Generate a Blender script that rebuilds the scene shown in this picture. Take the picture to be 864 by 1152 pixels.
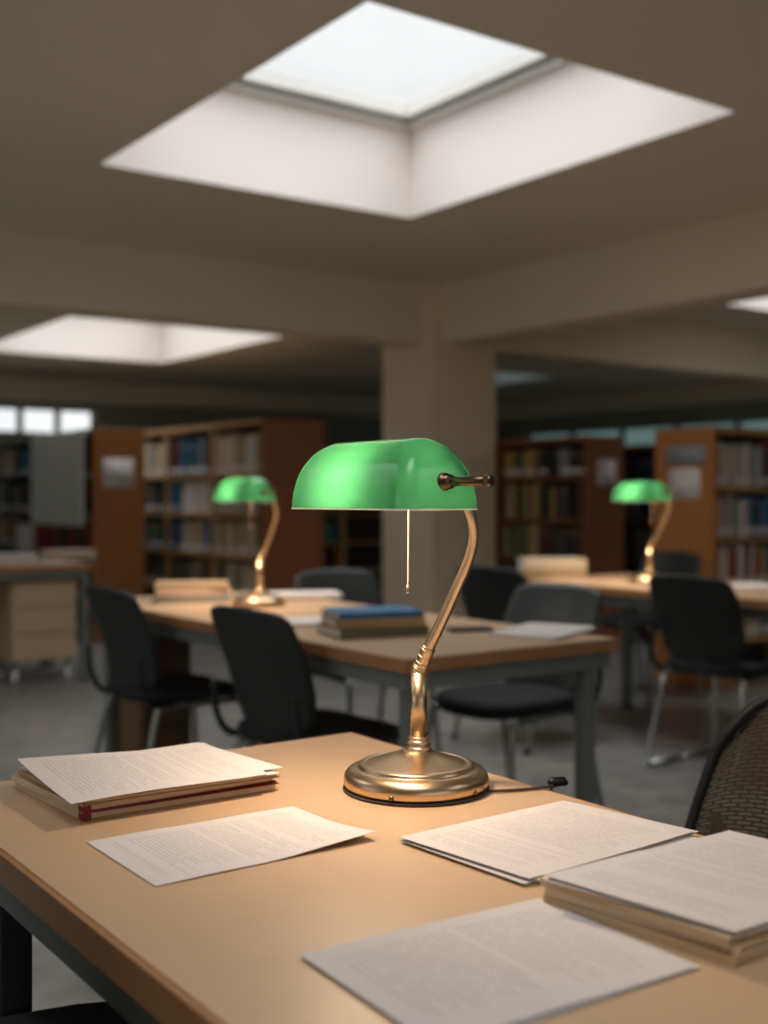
import bpy, bmesh, math, random
from math import sin, cos, pi, radians as R
from mathutils import Vector, Matrix

sc = bpy.context.scene
col = sc.collection
for o in list(bpy.data.objects):
    bpy.data.objects.remove(o)

# ------------------------------------------------------------------ camera
EYE = 1.16                       # camera height
FPX, CX, HY = 1310.0, 432.0, 560.0   # focal length in pixels, centre column, horizon row (864x1152 frame)
YAW = R(35.5)
FX, FY = sin(YAW), cos(YAW)      # forward
RX, RY = cos(YAW), -sin(YAW)     # right
cd = bpy.data.cameras.new('camera'); cam = bpy.data.objects.new('camera', cd); col.objects.link(cam)
cam.location = (0, 0, EYE); cam.rotation_euler = (R(90), 0, -YAW)
cd.sensor_fit = 'VERTICAL'; cd.sensor_height = 36; cd.lens = FPX * 36 / 1152
cd.shift_y = -(576 - HY) / 1152
cd.clip_start = 0.02
cd.dof.use_dof = True; cd.dof.focus_distance = 1.56; cd.dof.aperture_fstop = 2.5
sc.camera = cam

# ------------------------------------------------------------------ world, exposure
sc.view_settings.view_transform = 'Standard'; sc.view_settings.look = 'None'
sc.view_settings.exposure = 0.4; sc.view_settings.gamma = 1; sc.view_settings.use_curve_mapping = False
sc.cycles.use_denoising = True
sc.cycles.max_bounces = 10; sc.cycles.diffuse_bounces = 6; sc.cycles.transparent_max_bounces = 12
sc.cycles.sample_clamp_indirect = 4.0
sc.cycles.caustics_refractive = False; sc.cycles.caustics_reflective = False
SKY = 0.90        # horizon brightness; an overcast sky is brighter towards the zenith
wd = bpy.data.worlds.new('overcast_sky'); sc.world = wd; wd.use_nodes = True
nt = wd.node_tree; bg = nt.nodes['Background']
tc = nt.nodes.new('ShaderNodeTexCoord'); nz = nt.nodes.new('ShaderNodeTexNoise'); nz.inputs['Scale'].default_value = 3.0
cr = nt.nodes.new('ShaderNodeValToRGB'); cr.color_ramp.elements[0].position = 0.3; cr.color_ramp.elements[1].position = 0.65
cr.color_ramp.elements[0].color = (0.80, 0.82, 0.84, 1); cr.color_ramp.elements[1].color = (1, 1, 1, 1)
nt.links.new(tc.outputs['Generated'], nz.inputs['Vector']); nt.links.new(nz.outputs['Fac'], cr.inputs['Fac'])
nt.links.new(cr.outputs['Color'], bg.inputs['Color'])
se = nt.nodes.new('ShaderNodeSeparateXYZ'); nt.links.new(tc.outputs['Generated'], se.inputs[0])
zr_ = nt.nodes.new('ShaderNodeMapRange'); zr_.inputs['From Min'].default_value = 0.42; zr_.inputs['From Max'].default_value = 1.0
zr_.inputs['To Min'].default_value = SKY; zr_.inputs['To Max'].default_value = SKY * 6.2
nt.links.new(se.outputs['Z'], zr_.inputs['Value']); nt.links.new(zr_.outputs[0], bg.inputs['Strength'])
WINDOW_FILL = 1.0

def portal(name, loc, rot, sx, sy):
    l = bpy.data.lights.new(name, 'AREA'); l.shape = 'RECTANGLE'; l.size = sx; l.size_y = sy
    l.cycles.is_portal = True
    o = bpy.data.objects.new(name, l); col.objects.link(o); o.location = loc; o.rotation_euler = rot
    return o

# ------------------------------------------------------------------ measuring helpers
def D(px, d):                    # ground point seen in column px at depth d
    x = (px - CX) / FPX * d
    return Vector((d * FX + x * RX, d * FY + x * RY, 0))
def W(px, py, z):                # point at height z seen at (px, py)
    d = FPX * (EYE - z) / (py - HY)
    p = D(px, d); p.z = z
    return p

# ------------------------------------------------------------------ materials
def principled(name, c, rough=0.6, metal=0.0, spec=0.5, noise=None, bump=None, coat=0.0):
    m = bpy.data.materials.new(name); m.use_nodes = True
    t = m.node_tree; b = t.nodes['Principled BSDF']
    b.inputs['Base Color'].default_value = (*c, 1); b.inputs['Roughness'].default_value = rough
    b.inputs['Metallic'].default_value = metal; b.inputs['Specular IOR Level'].default_value = spec
    b.inputs['Coat Weight'].default_value = coat
    co = t.nodes.new('ShaderNodeTexCoord')
    if noise:                    # (scale xyz, amount)
        mp = t.nodes.new('ShaderNodeMapping'); mp.inputs['Scale'].default_value = noise[0]
        n = t.nodes.new('ShaderNodeTexNoise'); n.inputs['Scale'].default_value = 1; n.inputs['Detail'].default_value = 5
        mx = t.nodes.new('ShaderNodeMix'); mx.data_type = 'RGBA'
        a = noise[1]
        mx.inputs[6].default_value = (*[v * (1 - a) for v in c], 1); mx.inputs[7].default_value = (*[min(1, v * (1 + a)) for v in c], 1)
        t.links.new(co.outputs['Object'], mp.inputs['Vector']); t.links.new(mp.outputs[0], n.inputs['Vector'])
        t.links.new(n.outputs['Fac'], mx.inputs[0]); t.links.new(mx.outputs[2], b.inputs['Base Color'])
    if bump:
        n2 = t.nodes.new('ShaderNodeTexNoise'); n2.inputs['Scale'].default_value = bump[0]; n2.inputs['Detail'].default_value = 4
        bp = t.nodes.new('ShaderNodeBump'); bp.inputs['Strength'].default_value = bump[1]; bp.inputs['Distance'].default_value = 0.01
        t.links.new(co.outputs['Object'], n2.inputs['Vector']); t.links.new(n2.outputs['Fac'], bp.inputs['Height']); t.links.new(bp.outputs[0], b.inputs['Normal'])
    return m

M = {}
M['ceiling'] = principled('painted_ceiling', (0.74, 0.67, 0.55), 0.9, noise=((0.8, 0.8, 0.8), 0.04), bump=(60, 0.15))
M['beam'] = principled('painted_concrete_beam', (0.76, 0.67, 0.51), 0.85, noise=((1, 1, 1), 0.05), bump=(40, 0.2))
M['pillar'] = principled('painted_concrete_pillar', (0.80, 0.66, 0.48), 0.85, noise=((2, 2, 1), 0.06), bump=(40, 0.3))
M['shaft'] = principled('white_plaster', (0.84, 0.78, 0.745), 0.9)
M['wall'] = principled('olive_grey_wall', (0.36, 0.35, 0.27), 0.85, noise=((1, 1, 1), 0.05))
M['frame_white'] = principled('white_window_frame', (0.75, 0.73, 0.70), 0.5)
M['frame_grey'] = principled('grey_window_frame', (0.22, 0.24, 0.22), 0.5)
M['top'] = principled('beige_laminate', (0.57, 0.38, 0.23), 0.38, noise=((3, 22, 3), 0.05))
M['edge'] = principled('brown_wood_edging', (0.36, 0.17, 0.07), 0.4, noise=((30, 4, 30), 0.2))
M['steel'] = principled('grey_painted_steel', (0.15, 0.165, 0.155), 0.4, noise=((6, 6, 6), 0.08))
M['black_steel'] = principled('black_painted_steel', (0.03, 0.033, 0.033), 0.4)
M['beige_panel'] = principled('beige_cabinet_panel', (0.50, 0.36, 0.21), 0.6, noise=((3, 3, 14), 0.06))
M['brown_panel'] = principled('brown_wood_panel', (0.16, 0.085, 0.045), 0.55, noise=((14, 14, 2), 0.2))
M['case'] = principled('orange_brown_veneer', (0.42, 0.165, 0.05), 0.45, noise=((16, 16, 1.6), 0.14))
M['case_dark'] = principled('red_brown_and_shaded_veneer', (0.27, 0.095, 0.04), 0.45, noise=((16, 16, 1.6), 0.16))  # own colour of the dark cases; shade on the long case's end
M['case_trim'] = principled('light_oak_trim', (0.46, 0.27, 0.12), 0.5, noise=((10, 10, 10), 0.12))
M['case_grey'] = principled('grey_metal_shelving', (0.30, 0.31, 0.28), 0.5)
M['case_back'] = principled('dark_back_board', (0.05, 0.035, 0.025), 0.8)
M['plastic'] = principled('charcoal_chair_plastic', (0.009, 0.010, 0.010), 0.55, bump=(300, 0.05))
M['fabric'] = principled('black_seat_fabric', (0.008, 0.009, 0.010), 0.85, bump=(500, 0.3))
M['teal_plastic'] = principled('dark_teal_chair_plastic', (0.017, 0.030, 0.033), 0.5)
M['tube'] = principled('satin_grey_tube', (0.33, 0.33, 0.30), 0.35, 0.9)
M['chrome'] = principled('chrome_tube', (0.55, 0.55, 0.53), 0.22, 1.0)
M['brass'] = principled('aged_brass', (0.66, 0.49, 0.31), 0.30, 1.0, noise=((18, 18, 6), 0.10))
M['bronze'] = principled('dark_bronze', (0.20, 0.12, 0.07), 0.3, 1.0)
M['felt'] = principled('dark_felt_rim', (0.05, 0.03, 0.02), 0.8)
M['cord'] = principled('brown_black_cord', (0.06, 0.035, 0.025), 0.5)
M['tan'] = principled('tan_folder_card', (0.55, 0.38, 0.22), 0.8, noise=((40, 40, 300), 0.12))
M['cream'] = principled('cream_page_edges', (0.66, 0.52, 0.36), 0.85, noise=((8, 8, 1400), 0.22))
M['red'] = principled('dark_red_card', (0.20, 0.012, 0.012), 0.6)
M['white_edge'] = principled('white_page_edges', (0.72, 0.68, 0.66), 0.85, noise=((8, 8, 1400), 0.12))
M['board'] = principled('grey_white_board', (0.74, 0.75, 0.70), 0.35)
M['notice'] = principled('pale_notice_paper', (0.72, 0.68, 0.70), 0.8, noise=((30, 30, 90), 0.08))
M['plate'] = principled('grey_sign_plate', (0.30, 0.31, 0.33), 0.5)
M['black'] = principled('black_plastic', (0.012, 0.012, 0.012), 0.4)

# floor: large polished tiles
m = principled('polished_stone_tiles', (0.20, 0.205, 0.20), 0.28, bump=(3, 0.02)); M['floor'] = m
t = m.node_tree; b = t.nodes['Principled BSDF']
co = t.nodes.new('ShaderNodeTexCoord')
br = t.nodes.new('ShaderNodeTexBrick'); br.offset = 0; br.inputs['Scale'].default_value = 1
br.inputs['Brick Width'].default_value = 0.6; br.inputs['Row Height'].default_value = 0.6; br.inputs['Mortar Size'].default_value = 0.004
br.inputs['Color1'].default_value = (0.245, 0.24, 0.225, 1); br.inputs['Color2'].default_value = (0.28, 0.27, 0.25, 1); br.inputs['Mortar'].default_value = (0.18, 0.18, 0.17, 1)
n = t.nodes.new('ShaderNodeTexNoise'); n.inputs['Scale'].default_value = 7; n.inputs['Detail'].default_value = 8
mx = t.nodes.new('ShaderNodeMix'); mx.data_type = 'RGBA'; mx.blend_type = 'MULTIPLY'; mx.inputs[0].default_value = 1
rp = t.nodes.new('ShaderNodeValToRGB'); rp.color_ramp.elements[0].color = (0.72, 0.72, 0.72, 1); rp.color_ramp.elements[1].color = (1.2, 1.2, 1.2, 1)
rp.color_ramp.elements[0].position = 0.35; rp.color_ramp.elements[1].position = 0.7
t.links.new(co.outputs['Object'], br.inputs['Vector']); t.links.new(co.outputs['Object'], n.inputs['Vector']); t.links.new(n.outputs['Fac'], rp.inputs['Fac'])
t.links.new(br.outputs['Color'], mx.inputs[6]); t.links.new(rp.outputs['Color'], mx.inputs[7]); t.links.new(mx.outputs[2], b.inputs['Base Color'])

def glass_mat(name, tint):
    m = bpy.data.materials.new(name); m.use_nodes = True; t = m.node_tree
    t.nodes.remove(t.nodes['Principled BSDF']); out = t.nodes['Material Output']
    tr = t.nodes.new('ShaderNodeBsdfTransparent'); tr.inputs[0].default_value = (*tint, 1)
    gl = t.nodes.new('ShaderNodeBsdfGlossy'); gl.inputs['Roughness'].default_value = 0.05
    fr = t.nodes.new('ShaderNodeFresnel'); fr.inputs[0].default_value = 1.45
    mi = t.nodes.new('ShaderNodeMixShader')
    ge = t.nodes.new('ShaderNodeNewGeometry'); inv = t.nodes.new('ShaderNodeMath'); inv.operation = 'SUBTRACT'; inv.inputs[0].default_value = 1
    mu = t.nodes.new('ShaderNodeMath'); mu.operation = 'MULTIPLY'; t.links.new(ge.outputs['Backfacing'], inv.inputs[1])
    t.links.new(fr.outputs[0], mu.inputs[0]); t.links.new(inv.outputs[0], mu.inputs[1])
    t.links.new(mu.outputs[0], mi.inputs[0]); t.links.new(tr.outputs[0], mi.inputs[1]); t.links.new(gl.outputs[0], mi.inputs[2]); t.links.new(mi.outputs[0], out.inputs[0])
    return m
M['glass'] = glass_mat('clear_glass', (0.97, 0.98, 0.98))
M['glass_dim'] = glass_mat('teal_tinted_glass', (0.30, 0.38, 0.37))
M['glass_mid'] = glass_mat('grey_tinted_glass', (0.30, 0.36, 0.36))

def shade_mat(name, c, tc_, fac, rough):
    m = bpy.data.materials.new(name); m.use_nodes = True; t = m.node_tree
    b = t.nodes['Principled BSDF']; out = t.nodes['Material Output']
    b.inputs['Base Color'].default_value = (*c, 1); b.inputs['Roughness'].default_value = rough
    b.inputs['Coat Weight'].default_value = 0.2; b.inputs['Specular IOR Level'].default_value = 0.35; b.inputs['Coat Roughness'].default_value = 0.08
    tl = t.nodes.new('ShaderNodeBsdfTranslucent'); tl.inputs[0].default_value = (*tc_, 1)
    mi = t.nodes.new('ShaderNodeMixShader'); mi.inputs[0].default_value = fac
    t.links.new(b.outputs[0], mi.inputs[1]); t.links.new(tl.outputs[0], mi.inputs[2]); t.links.new(mi.outputs[0], out.inputs[0])
    return m
M['green'] = shade_mat('green_cased_glass', (0.002, 0.165, 0.055), (0.11, 0.53, 0.25), 0.21, 0.14)
M['opal'] = shade_mat('white_opal_lining', (0.85, 0.82, 0.76), (0.9, 0.88, 0.82), 0.30, 0.3)
mb = bpy.data.materials.new('warm_bulb_glass'); mb.use_nodes = True
bb = mb.node_tree.nodes['Principled BSDF']; bb.inputs['Base Color'].default_value = (1, 0.9, 0.75, 1)
bb.inputs['Emission Color'].default_value = (1, 0.72, 0.42, 1); bb.inputs['Emission Strength'].default_value = 12
M['bulb'] = mb

def text_mat(name, lines, seed, ink=0.55, paper=(0.66, 0.61, 0.605)):
    m = bpy.data.materials.new(name); m.use_nodes = True; t = m.node_tree; b = t.nodes['Principled BSDF']
    b.inputs['Roughness'].default_value = 0.85; b.inputs['Specular IOR Level'].default_value = 0.2
    def mt(op, a, c=None, e=None):
        n = t.nodes.new('ShaderNodeMath'); n.operation = op
        for i, v in enumerate((a, c, e)):
            if v is None: continue
            if isinstance(v, (int, float)): n.inputs[i].default_value = v
            else: t.links.new(v, n.inputs[i])
        return n.outputs[0]
    uv = t.nodes.new('ShaderNodeUVMap'); sp = t.nodes.new('ShaderNodeSeparateXYZ'); t.links.new(uv.outputs[0], sp.inputs[0])
    u, v = sp.outputs[0], sp.outputs[1]
    rf = mt('MULTIPLY', v, lines); row = mt('FLOOR', rf); fr = mt('FRACT', rf)
    def wn(x, off):
        w = t.nodes.new('ShaderNodeTexWhiteNoise'); w.noise_dimensions = '1D'; t.links.new(mt('ADD', x, off), w.inputs['W']); return w.outputs['Value']
    bar = mt('LESS_THAN', fr, 0.45)
    ln = mt('ADD', mt('MULTIPLY', mt('POWER', wn(row, seed), 0.35), 0.30), 0.60)
    inn = mt('MULTIPLY', mt('GREATER_THAN', u, 0.10), mt('LESS_THAN', u, ln))
    skip = mt('GREATER_THAN', wn(row, seed + 31.7), 0.13)
    mar = mt('MULTIPLY', mt('GREATER_THAN', v, 0.07), mt('LESS_THAN', v, 0.92))
    cb = t.nodes.new('ShaderNodeCombineXYZ'); t.links.new(mt('MULTIPLY', u, 55), cb.inputs[0]); t.links.new(mt('MULTIPLY', row, 5.37), cb.inputs[1]); cb.inputs[2].default_value = seed
    nn = t.nodes.new('ShaderNodeTexNoise'); nn.inputs['Scale'].default_value = 1; nn.inputs['Detail'].default_value = 2; t.links.new(cb.outputs[0], nn.inputs['Vector'])
    word = mt('GREATER_THAN', nn.outputs['Fac'], 0.41)
    f = mt('MULTIPLY', mt('MULTIPLY', bar, inn), mt('MULTIPLY', skip, mar)); f = mt('MULTIPLY', f, word); f = mt('MULTIPLY', f, ink)
    mx = t.nodes.new('ShaderNodeMix'); mx.data_type = 'RGBA'; mx.inputs[6].default_value = (*paper, 1); mx.inputs[7].default_value = (0.12, 0.11, 0.12, 1)
    t.links.new(f, mx.inputs[0]); t.links.new(mx.outputs[2], b.inputs['Base Color'])
    return m
for i, (ln_, ik) in enumerate(((44, 0.22), (46, 0.22), (40, 0.22), (34, 0.22), (34, 0.22))):
    M['text%d' % i] = text_mat('printed_page_%s' % 'abcde'[i], ln_, 3.3 + 7.1 * i, ik)
M['paper'] = principled('blank_paper', (0.68, 0.64, 0.63), 0.85)
M['notice_text'] = text_mat('printed_notice', 12, 91.0, 0.3, (0.80, 0.76, 0.77))

# woven mesh of the near chair back: dark threads with open slots
m = principled('brown_woven_mesh', (0.055, 0.04, 0.025), 0.7); M['mesh'] = m; t = m.node_tree
b = t.nodes['Principled BSDF']; uv = t.nodes.new('ShaderNodeUVMap')
br = t.nodes.new('ShaderNodeTexBrick'); br.inputs['Scale'].default_value = 1; br.inputs['Brick Width'].default_value = 0.030
br.inputs['Row Height'].default_value = 0.0085; br.inputs['Mortar Size'].default_value = 0.0030; br.inputs['Mortar Smooth'].default_value = 0.3
br.inputs['Color1'].default_value = (0, 0, 0, 1); br.inputs['Color2'].default_value = (0.12, 0.12, 0.12, 1); br.inputs['Mortar'].default_value = (1, 1, 1, 1)
mp = t.nodes.new('ShaderNodeMapping'); t.links.new(uv.outputs[0], mp.inputs[0]); t.links.new(mp.outputs[0], br.inputs['Vector'])
rr = t.nodes.new('ShaderNodeMapRange'); cm = t.nodes.new('ShaderNodeMix'); cm.data_type = 'RGBA'; cm.inputs[6].default_value = (0.12, 0.09, 0.05, 1); cm.inputs[7].default_value = (0.03, 0.022, 0.014, 1)
t.links.new(br.outputs['Color'], cm.inputs[0]); t.links.new(cm.outputs[2], b.inputs['Base Color'])
rr.inputs['To Min'].default_value = 0.6; rr.inputs['To Max'].default_value = 1.0
t.links.new(br.outputs['Color'], rr.inputs['Value']); t.links.new(rr.outputs[0], b.inputs['Alpha'])

BOOKC = {'navy blue': (0.02, 0.05, 0.12), 'bright blue': (0.03, 0.16, 0.34), 'teal': (0.03, 0.16, 0.17), 'maroon': (0.16, 0.02, 0.025), 'red': (0.36, 0.04, 0.035),
         'cream': (0.60, 0.50, 0.37), 'grey': (0.30, 0.30, 0.28), 'white': (0.68, 0.65, 0.60), 'tan': (0.42, 0.29, 0.16), 'black': (0.02, 0.02, 0.022),
         'olive': (0.13, 0.13, 0.06), 'ochre': (0.42, 0.27, 0.06), 'pale pink': (0.58, 0.42, 0.35), 'dark brown': (0.07, 0.04, 0.025), 'green': (0.04, 0.13, 0.07)}
BM = {k: principled('book_cloth_' + k.replace(' ', '_'), v, 0.6) for k, v in BOOKC.items()}

# ------------------------------------------------------------------ mesh building
class MB:
    def __init__(s): s.bm = bmesh.new(); s.uv = None
    def hexa(s, p, mi=0):
        v = [s.bm.verts.new(q) for q in p]
        for f in ((0, 3, 2, 1), (4, 5, 6, 7), (0, 1, 5, 4), (1, 2, 6, 5), (2, 3, 7, 6), (3, 0, 4, 7)):
            s.bm.faces.new([v[i] for i in f]).material_index = mi
        return s
    def box(s, x0, x1, y0, y1, z0, z1, mi=0, mat=None):
        p = [Vector(q) for q in ((x0, y0, z0), (x1, y0, z0), (x1, y1, z0), (x0, y1, z0), (x0, y0, z1), (x1, y0, z1), (x1, y1, z1), (x0, y1, z1))]
        if mat: p = [mat @ q for q in p]
        return s.hexa(p, mi)
    def tube(s, pts, r, seg=10, caps=True, smooth=True):
        pts = [Vector(p) for p in pts]; rs = r if isinstance(r, (list, tuple)) else [r] * len(pts)
        rings = []; up = None
        for i, p in enumerate(pts):
            a = pts[max(0, i - 1)]; c = pts[min(len(pts) - 1, i + 1)]; tdir = (c - a).normalized()
            if up is None: up = Vector((0, 0, 1)) if abs(tdir.z) < 0.9 else Vector((1, 0, 0))
            sd = tdir.cross(up).normalized(); up = sd.cross(tdir).normalized()
            rings.append([s.bm.verts.new(p + (sd * cos(2 * pi * k / seg) + up * sin(2 * pi * k / seg)) * rs[i]) for k in range(seg)])
        for a, c in zip(rings, rings[1:]):
            for k in range(seg):
                f = s.bm.faces.new((a[k], a[(k + 1) % seg], c[(k + 1) % seg], c[k])); f.smooth = smooth
        if caps: s.bm.faces.new(rings[0][::-1]); s.bm.faces.new(rings[-1])
        return s
    def lathe(s, prof, c=(0, 0, 0), seg=48, cap=True):
        c = Vector(c); rings = []
        for r, z in prof: rings.append([s.bm.verts.new(c + Vector((r * cos(2 * pi * k / seg), r * sin(2 * pi * k / seg), z))) for k in range(seg)])
        for a, d in zip(rings, rings[1:]):
            for k in range(seg):
                f = s.bm.faces.new((a[k], a[(k + 1) % seg], d[(k + 1) % seg], d[k])); f.smooth = True
        if cap: s.bm.faces.new(rings[0][::-1]); s.bm.faces.new(rings[-1])
        return s
    def ball(s, c, r, seg=10):
        ret = bmesh.ops.create_uvsphere(s.bm, u_segments=seg, v_segments=max(6, seg // 2), radius=r, matrix=Matrix.Translation(c))
        for v in ret['verts']:
            for f in v.link_faces: f.smooth = True
        return s
    def grid(s, fn, nu, nv, smooth=True, uvs=(1, 1), mi=0):
        if s.uv is None: s.uv = s.bm.loops.layers.uv.new('UVMap')
        vs = [[s.bm.verts.new(fn(i / nu, j / nv)) for j in range(nv + 1)] for i in range(nu + 1)]
        for i in range(nu):
            for j in range(nv):
                f = s.bm.faces.new((vs[i][j], vs[i + 1][j], vs[i + 1][j + 1], vs[i][j + 1])); f.smooth = smooth; f.material_index = mi
                for l, (a, c) in zip(f.loops, ((i, j), (i + 1, j), (i + 1, j + 1), (i, j + 1))):
                    l[s.uv].uv = (a / nu * uvs[0], c / nv * uvs[1])
        return s
    def bevel(s, w, seg=2):
        bmesh.ops.bevel(s.bm, geom=list(s.bm.edges), offset=w, segments=seg, affect='EDGES', profile=0.5); return s
    def build(s, name, mats, parent=None, fix=True):
        if fix: bmesh.ops.recalc_face_normals(s.bm, faces=s.bm.faces)
        me = bpy.data.meshes.new(name); s.bm.to_mesh(me); s.bm.free()
        for q in (mats if isinstance(mats, (list, tuple)) else [mats]): me.materials.append(q)
        o = bpy.data.objects.new(name, me); col.objects.link(o)
        if parent: o.parent = parent
        return o

def tag(o, label=None, cat=None, group=None, kind=None):
    if label: o['label'] = label
    if cat: o['category'] = cat
    if group: o['group'] = group
    if kind: o['kind'] = kind
    return o
def thing(name, label, cat, loc=(0, 0, 0), rz=0, group=None):
    o = bpy.data.objects.new(name, None); col.objects.link(o); o.location = loc; o.rotation_euler = (0, 0, rz)
    o.empty_display_size = 0.1
    return tag(o, label, cat, group)
def struct(o): o['kind'] = 'structure'; return o
def copy_tree(o, parent=None):
    c = o.copy(); col.objects.link(c); c.parent = parent
    for ch in list(o.children): copy_tree(ch, c)
    return c
def solid(o, th, off=-1):
    md = o.modifiers.new('solid', 'SOLIDIFY'); md.thickness = th; md.offset = off; return md
def spline(pts, n=8):
    pts = [Vector(p) for p in pts]; out = []
    for i in range(len(pts) - 1):
        p0 = pts[max(0, i - 1)]; p1 = pts[i]; p2 = pts[i + 1]; p3 = pts[min(len(pts) - 1, i + 2)]
        for k in range(n):
            s = k / n
            out.append(0.5 * ((2 * p1) + (p2 - p0) * s + (2 * p0 - 5 * p1 + 4 * p2 - p3) * s * s + (3 * p1 - p0 - 3 * p2 + p3) * s ** 3))
    return out + [pts[-1]]

# ================================================================== the room
X0, X1, Y0, Y1 = -4.5, 12.0, -4.5, 14.0
ZC, ZB, ZBEAM = 2.81, 2.53, 2.35          # raised ceiling, low ceiling, underside of beams
struct(MB().box(X0 - .2, X1 + .2, Y0 - .2, Y1 + .2, -0.1, 0).build('floor', M['floor']))

def slab(name, x0, x1, y0, y1, z, holes, mat, th=0.12):
    xs = sorted({x0, x1, *[h[0] for h in holes], *[h[1] for h in holes]}); ys = sorted({y0, y1, *[h[2] for h in holes], *[h[3] for h in holes]})
    b = MB()
    for a, c in zip(xs, xs[1:]):
        for d, e in zip(ys, ys[1:]):
            mx_, my_ = (a + c) / 2, (d + e) / 2
            if any(h[0] < mx_ < h[1] and h[2] < my_ < h[3] for h in holes): continue
            b.box(a, c, d, e, z, z + th)
    bmesh.ops.remove_doubles(b.bm, verts=b.bm.verts, dist=1e-5)
    return struct(b.build(name, mat))
SK1 = (2.20, 4.12, 3.18, 5.51)
SK2 = (3.17, 5.05, 8.52, 10.96)
SK3 = (7.95, 9.85, 4.05, 6.40)
FILL_SK4 = (-0.75, 0.75, -0.35, 1.05)  # unseen skylight added overhead to put more daylight on the near table
SK5 = (8.3, 9.25, 9.6, 11.0)
FILL_SK6 = (-2.5, -0.3, 3.3, 5.8)  # added out of view, to light the left tables and beam faces
FILL_SK7 = (7.95, 9.85, -0.4, 1.9)  # added out of view, to brighten the right bay
FILL_SK8 = (2.4, 4.2, -2.6, -0.6)  # unseen, added behind the camera as fill daylight
slab('ceiling', X0, 5.58, Y0, 7.16, ZC, [SK1, FILL_SK4, FILL_SK6, FILL_SK8], M['ceiling'])
slab('ceiling', 5.88, X1, Y0, 7.16, ZC, [SK3, FILL_SK7], M['ceiling'])
slab('ceiling', X0, X1, 7.41, Y1, ZB, [SK2, SK5], M['ceiling'])
struct(MB().box(X0, X1, 7.16, 7.41, ZBEAM, ZC + .12).bevel(.008).build('trim_1', M['beam']))
struct(MB().box(5.58, 5.88, Y0, 7.159, ZBEAM, ZC + .12).bevel(.008).build('trim_2', M['beam']))
struct(MB().box(X0, X1 - .9, 13.1, 13.4, 2.29, ZB).build('trim_3', M['beam']))
struct(MB().box(11.1, 11.4, 7.42, Y1, 2.30, ZB).build('trim_4', M['beam']))
struct(MB().box(5.48, 6.14, 7.06, 7.71, 0, ZC).bevel(.012).build('pillar', M['pillar']))

def skylight(n, h, z, depth, gm='glass'):
    x0, x1, y0, y1 = h; zt = z + .12; ztop = z + depth
    b = MB(); w = .06
    b.box(x0 - w, x0, y0 - w, y1 + w, z + .121, ztop); b.box(x1, x1 + w, y0 - w, y1 + w, z + .121, ztop)
    b.box(x0, x1, y0 - w, y0, z + .121, ztop); b.box(x0, x1, y1, y1 + w, z + .121, ztop)
    # plaster lining inside the opening, down to the ceiling face
    t_ = .004
    b.box(x0, x0 + t_, y0, y1, z + .001, ztop); b.box(x1 - t_, x1, y0, y1, z + .001, ztop)
    b.box(x0 + t_, x1 - t_, y0, y0 + t_, z + .001, ztop); b.box(x0 + t_, x1 - t_, y1 - t_, y1, z + .001, ztop)
    s = struct(b.build('skylight_shaft_wall', M['shaft']))
    f = bpy.data.objects.new('window_%d' % n, None); col.objects.link(f); f.location = ((x0 + x1) / 2, (y0 + y1) / 2, ztop); struct(f)
    hx, hy = (x1 - x0) / 2, (y1 - y0) / 2
    def ring(a, c, z0, z1):
        q = MB(); q.box(-hx + a, -hx + c, -hy + a, hy - a, z0, z1); q.box(hx - c, hx - a, -hy + a, hy - a, z0, z1)
        q.box(-hx + c, hx - c, -hy + a, -hy + c, z0, z1); q.box(-hx + c, hx - c, hy - c, hy - a, z0, z1); return q
    q = ring(.0, .05, -.005, .06); struct(q.build('curb_frame', M['frame_white'], f))
    q = ring(.055, .10, .035, .12); struct(q.build('sash_frame', M['frame_white'], f))
    q = ring(.047, .058, .02, .11); struct(q.build('gasket', M['frame_grey'], f))
    struct(MB().box(-hx + .09, hx - .09, -hy + .09, hy - .09, .085, .095).build('glass_pane', M[gm], f))
    portal('skylight_portal', ((x0 + x1) / 2, (y0 + y1) / 2, ztop + .14), (0, 0, 0), x1 - x0, y1 - y0)
skylight(1, SK1, ZC, .52); skylight(2, SK2, ZB, .5); skylight(3, SK3, ZC, .5); skylight(4, FILL_SK4, ZC, .5)
skylight(9, SK5, ZB, .5, 'glass_mid'); skylight(10, FILL_SK6, ZC, .5); skylight(11, FILL_SK7, ZC, .5); skylight(12, FILL_SK8, ZC, .5)

def wall_y(name, y0, y1, x0, x1, wins, mat):          # wins: (x0,x1,z0,z1)
    b = MB(); xs = sorted({x0, x1, *[w[0] for w in wins], *[w[1] for w in wins]})
    for a, c in zip(xs, xs[1:]):
        w = [w for w in wins if w[0] < (a + c) / 2 < w[1]]
        if w: b.box(a, c, y0, y1, 0, w[0][2]); b.box(a, c, y0, y1, w[0][3], 3.0)
        else: b.box(a, c, y0, y1, 0, 3.0)
    bmesh.ops.remove_doubles(b.bm, verts=b.bm.verts, dist=1e-5)
    return struct(b.build(name, mat))
def wall_x(name, x0, x1, y0, y1, wins, mat):
    b = MB(); ys = sorted({y0, y1, *[w[0] for w in wins], *[w[1] for w in wins]})
    for a, c in zip(ys, ys[1:]):
        w = [w for w in wins if w[0] < (a + c) / 2 < w[1]]
        if w: b.box(x0, x1, a, c, 0, w[0][2]); b.box(x0, x1, a, c, w[0][3], 3.0)
        else: b.box(x0, x1, a, c, 0, 3.0)
    bmesh.ops.remove_doubles(b.bm, verts=b.bm.verts, dist=1e-5)
    return struct(b.build(name, mat))
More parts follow.
